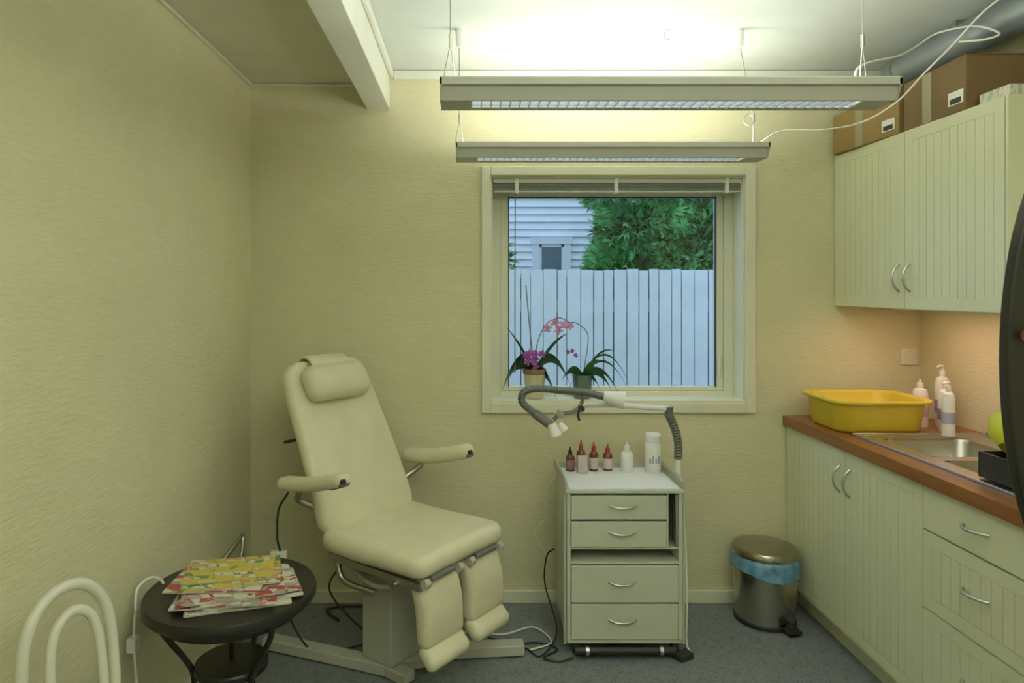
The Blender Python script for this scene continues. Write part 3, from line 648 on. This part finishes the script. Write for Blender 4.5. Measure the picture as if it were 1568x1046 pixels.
for i,(x,y) in enumerate(((X0+.04,Y0+.04),(X1-.02,Y0+.04),(X0+.04,Y1-.04),(X1-.04,Y1-.04))):
    cyl(f'caster_{i}',(x-.012,y,.024),(x+.012,y,.024),.024,BLKPL,t)
    cyl(f'caster_stem_{i}',(x,y,.03),(x,y,.056),.008,STEEL,t)
cyl('footrail',(X0+.03,Y0-.01,.032),(X1-.03,Y0-.01,.032),.014,BLKPL,t)
for x in (X0+.07,X1-.09): cyl('footrail_clip',(x,Y0-.01,.032),(x+.012,Y0-.01,.032),.017,CHROME,t)
obox('foot_pedal',(X1+.0,Y0-.01,.014),(.07,.045,.024),BLKPL,t,.5,bevel=.006)
tube('white_cord',[(X1+.012,Y0+.05,.60),(X1+.02,Y0+.03,.45),(X1+.018,Y0+.0,.2),(X1+.022,Y0+.02,.05),(X1+.04,Y0+.0,.008)],.0035,CABW,t)
tube('white_cord_b',[(X1+.01,Y0+.2,.60),(X1+.03,Y0+.2,.40),(X1+.035,Y0+.15,.15),(X1+.03,Y0+.1,.01)],.003,CABW,t)
tube('grey_cord_left',[(X0-.01,Y1-.02,.60),(X0-.05,Y1,.54),(X0-.04,Y1+.02,.42),(X0-.09,Y1+.03,.35),(X0-.04,Y1+.02,.26)],.0025,CABW,t)
tube('black_cord_left',[(X0-.01,Y1-.02,.30),(X0-.04,Y1,.26),(X0-.05,Y1-.02,.15),(X0-.02,Y0+.15,.03),(X0-.10,Y0+.0,.007),(X0-.16,Y0+.06,.007),(X0-.3,Y0+.14,.007)],.0035,BLKPL,t)
tube('black_cord_floor',[(X0+.02,Y0-.02,.01),(X0-.04,Y0-.04,.007),(X0-.09,Y0-.01,.007),(X0-.03,Y0+.05,.007),(X0-.12,Y0+.1,.007),(X0-.25,Y0+.04,.007)],.0035,BLKPL,t)
BR=mat('amber_glass',(.14,.045,.02),.15,var=.1,coat=.3); PK=mat('pale_label',(.62,.49,.48),.5); RED=mat('red_cap',(.38,.03,.03),.4)
def dropper(name,x,y,h,r,cap,body=BR,lab=PK):
    z=.6485; g=group(name,(x,y,z))
    lathe('bottle',[(0,0),(r,0),(r*1.03,.004),(r*1.03,h*.55),(r*.8,h*.64),(r*.4,h*.68),(r*.4,h*.72),(0,h*.72)],(x,y,z),body,g,20)
    lathe('label',[(r*1.03,h*.08),(r*1.05,h*.09),(r*1.05,h*.46),(r*1.03,h*.47)],(x,y,z),lab,g,20)
    lathe('cap',[(0,h*.68),(r*.5,h*.68),(r*.48,h*.85),(r*.22,h*.88),(r*.15,h),(0,h)],(x,y,z),cap,g,16)
dropper('dropper_bottle',.430,2.88,.10,.018,BLKPL,lab=mat('mauve_label',(.30,.15,.17),.5))
dropper('dropper_bottle.001',.478,2.895,.125,.019,RED)
dropper('dropper_bottle.002',.530,2.885,.12,.019,RED)
dropper('dropper_bottle.003',.590,2.89,.11,.02,RED)
dropper('dropper_bottle.004',.668,2.875,.125,.026,WPLAST,WPLAST,mat('white_label',(.80,.78,.75),.5))
obox('tissue_pack',(.475,2.845,.6485+.036),(.042,.02,.072),PK,rz=.1,bevel=.004)
g=group('white_canister',(.775,2.865,.6485))
lathe('body',[(0,0),(.032,0),(.034,.004),(.034,.12),(.032,.124),(.034,.128),(.034,.155),(.03,.16),(0,.16)],(.775,2.865,.6485),WPLAST,g,32)
boxes('label_print',[(.752+i*.012,.758+i*.012,2.8295,2.8335,.69,.71+.01*(i%2)) for i in range(4)],mat('blue_print',(.30,.33,.45),.5),g)
lp=group('examination_lamp',(.835,2.72,.65)); GN=mat('gooseneck_grey',(.15,.16,.14),.35,metal=.4)
cyl('clamp_post',(.842,2.74,.56),(.842,2.74,.74),.011,WPLAST,lp)
box('clamp',.826,.858,2.72,2.76,.60,.65,WPLAST,lp,bevel=.004)
gooseneck('neck',[(.842,2.74,.735),(.840,2.735,.80),(.825,2.73,.86),(.797,2.72,.918)],.016,GN,lp)
tube('arm',[(.815,2.72,.925),(.79,2.72,.938),(.7,2.715,.945),(.56,2.71,.955),(.44,2.70,.957)],.011,WPLAST,lp)
cyl('arm_joint',(.80,2.72,.905),(.80,2.72,.945),.017,GN,lp)
gooseneck('flex_tube',[(.322,2.68,.888),(.290,2.68,.905),(.245,2.68,.938),(.210,2.68,.975),(.222,2.68,1.012),(.275,2.68,1.024),(.37,2.68,1.016),(.46,2.68,1.008),(.53,2.675,.992)],.0145,GN,lp,pitch=.010,amp=.10)
cyl('flex_sleeve',(.262,2.68,.925),(.325,2.68,.880),.0185,GREYPL,lp)
lathe('head_main',[(0,0),(.018,0),(.024,.012),(.034,.075),(.034,.082),(.028,.082),(.02,.07),(0,.06)],(.530,2.67,.994),WPLAST,lp,28,axis=(.95,-.25,-.15))
lathe('head_bulb',[(0,.064),(.02,.066),(.018,.072),(0,.075)],(.530,2.67,.994),emis('bulb_glow',(1,.9,.7),1.0),lp,20,axis=(.95,-.25,-.15))  # bulb given a weak warm glow by emission
lathe('head_second',[(0,0),(.016,0),(.020,.01),(.024,.05),(.020,.05),(0,.04)],(.325,2.665,.888),WPLAST,lp,24,axis=(.35,-.2,-.9))
lathe('head_small',[(0,0),(.012,0),(.017,.035),(0,.035)],(.355,2.66,.89),WPLAST,lp,24,axis=(.5,-.2,-.6))
tube('bracket_a',[(.335,2.68,.90),(.36,2.68,.925),(.41,2.69,.93),(.45,2.70,.955)],.008,GREYPL,lp)
cyl('bracket_knob',(.36,2.66,.925),(.36,2.70,.925),.014,CHROME,lp)
cyl('bracket_knob_b',(.445,2.675,.945),(.445,2.71,.945),.012,BLKPL,lp)
tube('bracket_lever',[(.445,2.68,.95),(.43,2.675,.925),(.435,2.67,.90)],.005,BLKPL,lp)
tube('bracket_up',[(.445,2.70,.95),(.452,2.69,.985),(.45,2.685,1.0)],.008,GREYPL,lp)

# ------------------------------------------------------------------ bin
b=group('pedal_bin',(1.272,2.93,0)); BC=(1.272,2.93,0); r=.128
lathe('body',[(0,.0),(r*.93,.0),(r*.95,.008),(r,.20),(r*1.03,.27),(r*1.0,.27)],BC,mat('bin_steel',(.50,.46,.38),.22,metal=1,var=.05),b,48)
lathe('base_ring',[(r*.94,0),(r*.985,.002),(r*.985,.016),(r*.95,.02)],BC,BLKPL,b,48)
bm=bmesh.new(); n=96; R1=[];
for k_,(rr,z,am) in enumerate(((1.02,.285,0),(1.04,.286,.001),(1.05,.262,.002),(1.06,.238,.003),(1.055,.216,.004))):
    R1.append([bm.verts.new((BC[0]+(r*rr+am*math.sin(i*1.1+k_*.5))*math.cos(2*math.pi*i/n),BC[1]+(r*rr+am*math.sin(i*1.1+k_*.5))*math.sin(2*math.pi*i/n),z+(.014*math.sin(i*.13+1) if k_==4 else 0))) for i in range(n)])
for a,c_ in zip(R1,R1[1:]):
    for i in range(n): bm.faces.new([a[i],a[(i+1)%n],c_[(i+1)%n],c_[i]])
finish('liner',bm,mat('blue_bag',(.15,.33,.48),.3,var=.35,vscale=30),b,smooth=True)
lathe('lid',[(r*1.04,.284),(r*1.06,.288),(r*1.06,.302),(r*1.0,.315),(r*.6,.328),(0,.333)],BC,mat('lid_steel',(.42,.39,.31),.25,metal=1),b,48)
obox('pedal',(1.325,2.785,.018),(.06,.045,.014),BLKPL,b,.1,bevel=.005)
box('pedal_arm',1.31,1.34,2.79,2.83,.006,.03,BLKPL,b,bevel=.003)
obox('hinge_block',(1.272,3.062,.27),(.05,.016,.05),BLKPL,b,0,bevel=.003)

# ------------------------------------------------------------------ orchids
LEAF=mat('orchid_leaf',(.045,.14,.04),.35,var=.3); LEAF2=mat('dark_leaf',(.03,.085,.028),.4,var=.3); STEM=mat('stem',(.14,.12,.06),.6)
MAG=mat('magenta_petal',(.34,.07,.36),.5,var=.3,vscale=40); PNK=mat('pink_petal',(.60,.28,.48),.5,var=.2,vscale=40)
def leaf_bm(bm,base,dr,length,width,droop,up=.6):
    base=Vector(base); d=Vector(dr).normalized(); n=10; L_=[];R_=[];C_=[]
    side=d.cross(U).normalized()
    for i in range(n+1):
        t=i/n; p=base+d*length*t+U*(up*length*t-droop*length*t*t)
        w_=width*math.sin(math.pi*(.12+.88*t)**.8)*.5 if i<n else .0005
        sd=(side*.6+U*.8*(1 if side.y<0 else -1)).normalized()
        L_.append(bm.verts.new(p+sd*w_)); R_.append(bm.verts.new(p-sd*w_)); C_.append(bm.verts.new(p+d*0-U*w_*.15))
    for i in range(n):
        bm.faces.new([L_[i],L_[i+1],C_[i+1],C_[i]]); bm.faces.new([C_[i],C_[i+1],R_[i+1],R_[i]])
def flower_bm(bm,c,r,nrm=(0,-1,.1)):
    c=Vector(c); q=Vector((0,0,1)).rotation_difference(Vector(nrm).normalized())
    for i in range(5):
        a=2*math.pi*i/5+random.uniform(-.2,.2)
        M=Matrix.Translation(c+q@Vector((math.cos(a)*r*.55,math.sin(a)*r*.55,.0)))@q.to_matrix().to_4x4()@Matrix.Rotation(a,4,'Z')@Matrix.Diagonal((r*.5,r*.34,r*.09,1))
        bmesh.ops.create_icosphere(bm,subdivisions=2,radius=1,matrix=M)
    bmesh.ops.create_icosphere(bm,subdivisions=1,radius=r*.22,matrix=Matrix.Translation(c+q@Vector((0,0,r*.12))))
random.seed(21)
ZS=OZ0+.0125
g=group('orchid_plant',(.305,3.143,ZS)); P=Vector((.305,3.143,ZS))
lathe('pot',[(0,0),(.036,0),(.040,.004),(.050,.11),(.052,.135),(.047,.135),(.044,.11),(0,.105)],P,mat('cream_ceramic',(.64,.58,.37),.3),g,36)
lathe('pot_band',[(.0515,.112),(.054,.114),(.054,.134),(.0515,.136)],P,mat('brown_band',(.25,.16,.08),.4),g,36)
bm=bmesh.new()
for dr,l,w_,dp,up in (((-1,-.1,0),.155,.095,2.3,1.7),((-.8,-.25,0),.14,.06,2.0,1.6),((1,-.15,0),.16,.06,2.2,1.9),((.8,-.3,0),.12,.07,2.4,.9),((-.8,-.05,0),.13,.025,.4,2.0),((.5,-.1,0),.15,.03,.7,1.9),((1,-.3,0),.17,.045,2.3,1.9),((-.5,-.1,0),.09,.03,.2,1.9),((1,-.1,0),.12,.035,1.2,1.6)):
    leaf_bm(bm,P+U*.12,dr,l,w_,dp,up)
o=finish('leaves',bm,LEAF2,g,smooth=True)
bm=bmesh.new()
for i in range(11): flower_bm(bm,P+Vector((random.uniform(-.055,.055),random.uniform(-.05,-.02),random.uniform(.15,.21))),.018)
finish('flowers_magenta',bm,MAG,g,smooth=True)
tube('spike',[P+U*.12,P+Vector((-.02,0,.3)),P+Vector((-.04,0,.52))],.0025,STEM,g)
tube('flower_stem',[P+U*.12,P+Vector((.01,-.02,.25)),P+Vector((.05,-.03,.34)),P+Vector((.11,-.03,.37)),P+Vector((.17,-.03,.34))],.0022,STEM,g)
bm=bmesh.new()
for dx,dz in ((.055,.325),(.09,.35),(.105,.315),(.13,.34),(.155,.335)): flower_bm(bm,P+Vector((dx,-.04,dz)),.021,(random.uniform(-.4,.4),-1,.2))
finish('flowers_pink',bm,PNK,g,smooth=True)
g=group('orchid_plant.001',(.525,3.143,ZS)); P=Vector((.525,3.143,ZS))
lathe('pot',[(0,0),(.034,0),(.038,.004),(.046,.10),(.048,.108),(.043,.108),(.04,.09),(0,.085)],P,mat('green_grey_ceramic',(.13,.18,.15),.35),g,36)
bm=bmesh.new()
for dr,l,w_,dp,up in (((1,-.1,0),.13,.05,1.6,1.2),((-1,-.1,0),.10,.05,1.8,1.6),((.5,-.4,0),.11,.055,1.8,1.0),((-.5,-.4,0),.09,.045,1.6,1.0),((.9,-.05,0),.20,.016,1.9,1.7),((1,-.05,0),.22,.014,2.3,2.1),((.7,-.05,0),.15,.018,1.3,2.1),((.2,-.2,0),.09,.04,.6,1.6),((1,-.2,0),.17,.03,1.8,1.3)):
    leaf_bm(bm,P+U*.095,dr,l,w_,dp,up)
finish('leaves',bm,LEAF,g,smooth=True)
tube('flower_stem',[P+U*.09,P+Vector((.02,-.01,.22)),P+Vector((.02,-.02,.30)),P+Vector((-.03,-.03,.345)),P+Vector((-.07,-.03,.35))],.002,STEM,g)
bm=bmesh.new()
for dx,dz in ((-.07,.215),(-.05,.22),(-.035,.20)): flower_bm(bm,P+Vector((dx,-.03,dz)),.011,(random.uniform(-.4,.4),-1,.2))
finish('flowers_small',bm,MAG,g,smooth=True)

# ------------------------------------------------------------------ standing mirror at right edge
g=group('standing_mirror',(1.14,1.2,0)); MC=Vector((1.126,1.2,1.29))
def oval(bm,c,a,b_,y0,y1,n=72):
    r0=[bm.verts.new((c.x+a*math.cos(2*math.pi*i/n),y0,c.z+b_*math.sin(2*math.pi*i/n))) for i in range(n)]
    r1=[bm.verts.new((c.x+a*math.cos(2*math.pi*i/n),y1,c.z+b_*math.sin(2*math.pi*i/n))) for i in range(n)]
    bm.faces.new(r0); bm.faces.new(r1[::-1])
    for i in range(n): bm.faces.new([r0[i],r0[(i+1)%n],r1[(i+1)%n],r1[i]])
bm=bmesh.new(); oval(bm,MC,.185,.455,1.19,1.215); finish('back_panel',bm,BLACK,g,bevel=.006,angle=50)
bm=bmesh.new(); oval(bm,MC,.165,.435,1.215,1.219); finish('mirror_glass',bm,mat('mirror_silver',(.9,.9,.9),.03,metal=1,var=0),g)
cyl('pivot_knob',(MC.x-.165,1.178,1.335),(MC.x-.135,1.178,1.335),.010,mat('brown_wood',(.22,.08,.03),.4),g)
cyl('post',(MC.x+.02,1.165,.03),(MC.x+.02,1.165,1.30),.014,BLACK,g)
cyl('pivot',(MC.x+.02,1.165,1.30),(MC.x+.02,1.192,1.30),.012,BLACK,g)
lathe('foot',[(0,0),(.14,0),(.145,.006),(.13,.018),(.03,.03),(0,.032)],(MC.x+.02,1.165,0),BLACK,g,40)

# ------------------------------------------------------------------ little things
g=group('ceiling_hook',(.75,2.60,2.39))
cyl('plate',(.75,2.60,2.393),(.75,2.60,2.3995),.012,WPLAST,g)
tube('hook',[(.75,2.60,2.395),(.748,2.60,2.375),(.757,2.60,2.362),(.766,2.60,2.372)],.003,CHROME,g)
g=group('folding_bracket',(-.93,2.72,.35))
tube('strut',[(-.965,2.60,.345),(-.93,2.67,.39),(-.905,2.74,.43)],.008,STEEL,g,n=8)
tube('strut_b',[(-.905,2.74,.43),(-.90,2.72,.38),(-.905,2.70,.30),(-.91,2.70,.005)],.008,STEEL,g,n=8)
g=group('extension_cord',(-.93,1.85,.3))
tube('cord',[(-.95,1.95,.50),(-.955,1.97,.55),(-.935,2.01,.565),(-.915,2.03,.55),(-.905,2.03,.535)],.004,CABW,g)
tube('cord_drop',[(-.95,1.95,.50),(-.955,1.95,.42),(-.94,1.95,.25),(-.90,1.98,.1),(-.88,2.0,.006),(-.8,2.1,.006)],.004,CABW,g)
box('cord_plug',-.972,-.945,1.935,1.970,.38,.42,WPLAST,g,bevel=.004)

# ------------------------------------------------------------------ world + camera
wd=bpy.data.worlds.new('sky'); S.world=wd; wd.use_nodes=True
nt=wd.node_tree; bg=nt.nodes['Background']; bg.inputs['Color'].default_value=(.60,.78,1.0,1); bg.inputs['Strength'].default_value=1.45
cd=bpy.data.cameras.new('cam'); cd.lens=24; cd.sensor_width=36; cd.shift_x=.0427; cd.shift_y=-.0516; cd.clip_start=.05
co=bpy.data.objects.new('camera',cd); co.location=(0,0,1.416); co.rotation_euler=(math.pi/2,0,0); COL.objects.link(co); S.camera=co
S.view_settings.view_transform='Standard'; S.view_settings.look='None'; S.view_settings.exposure=0; S.view_settings.gamma=1.05
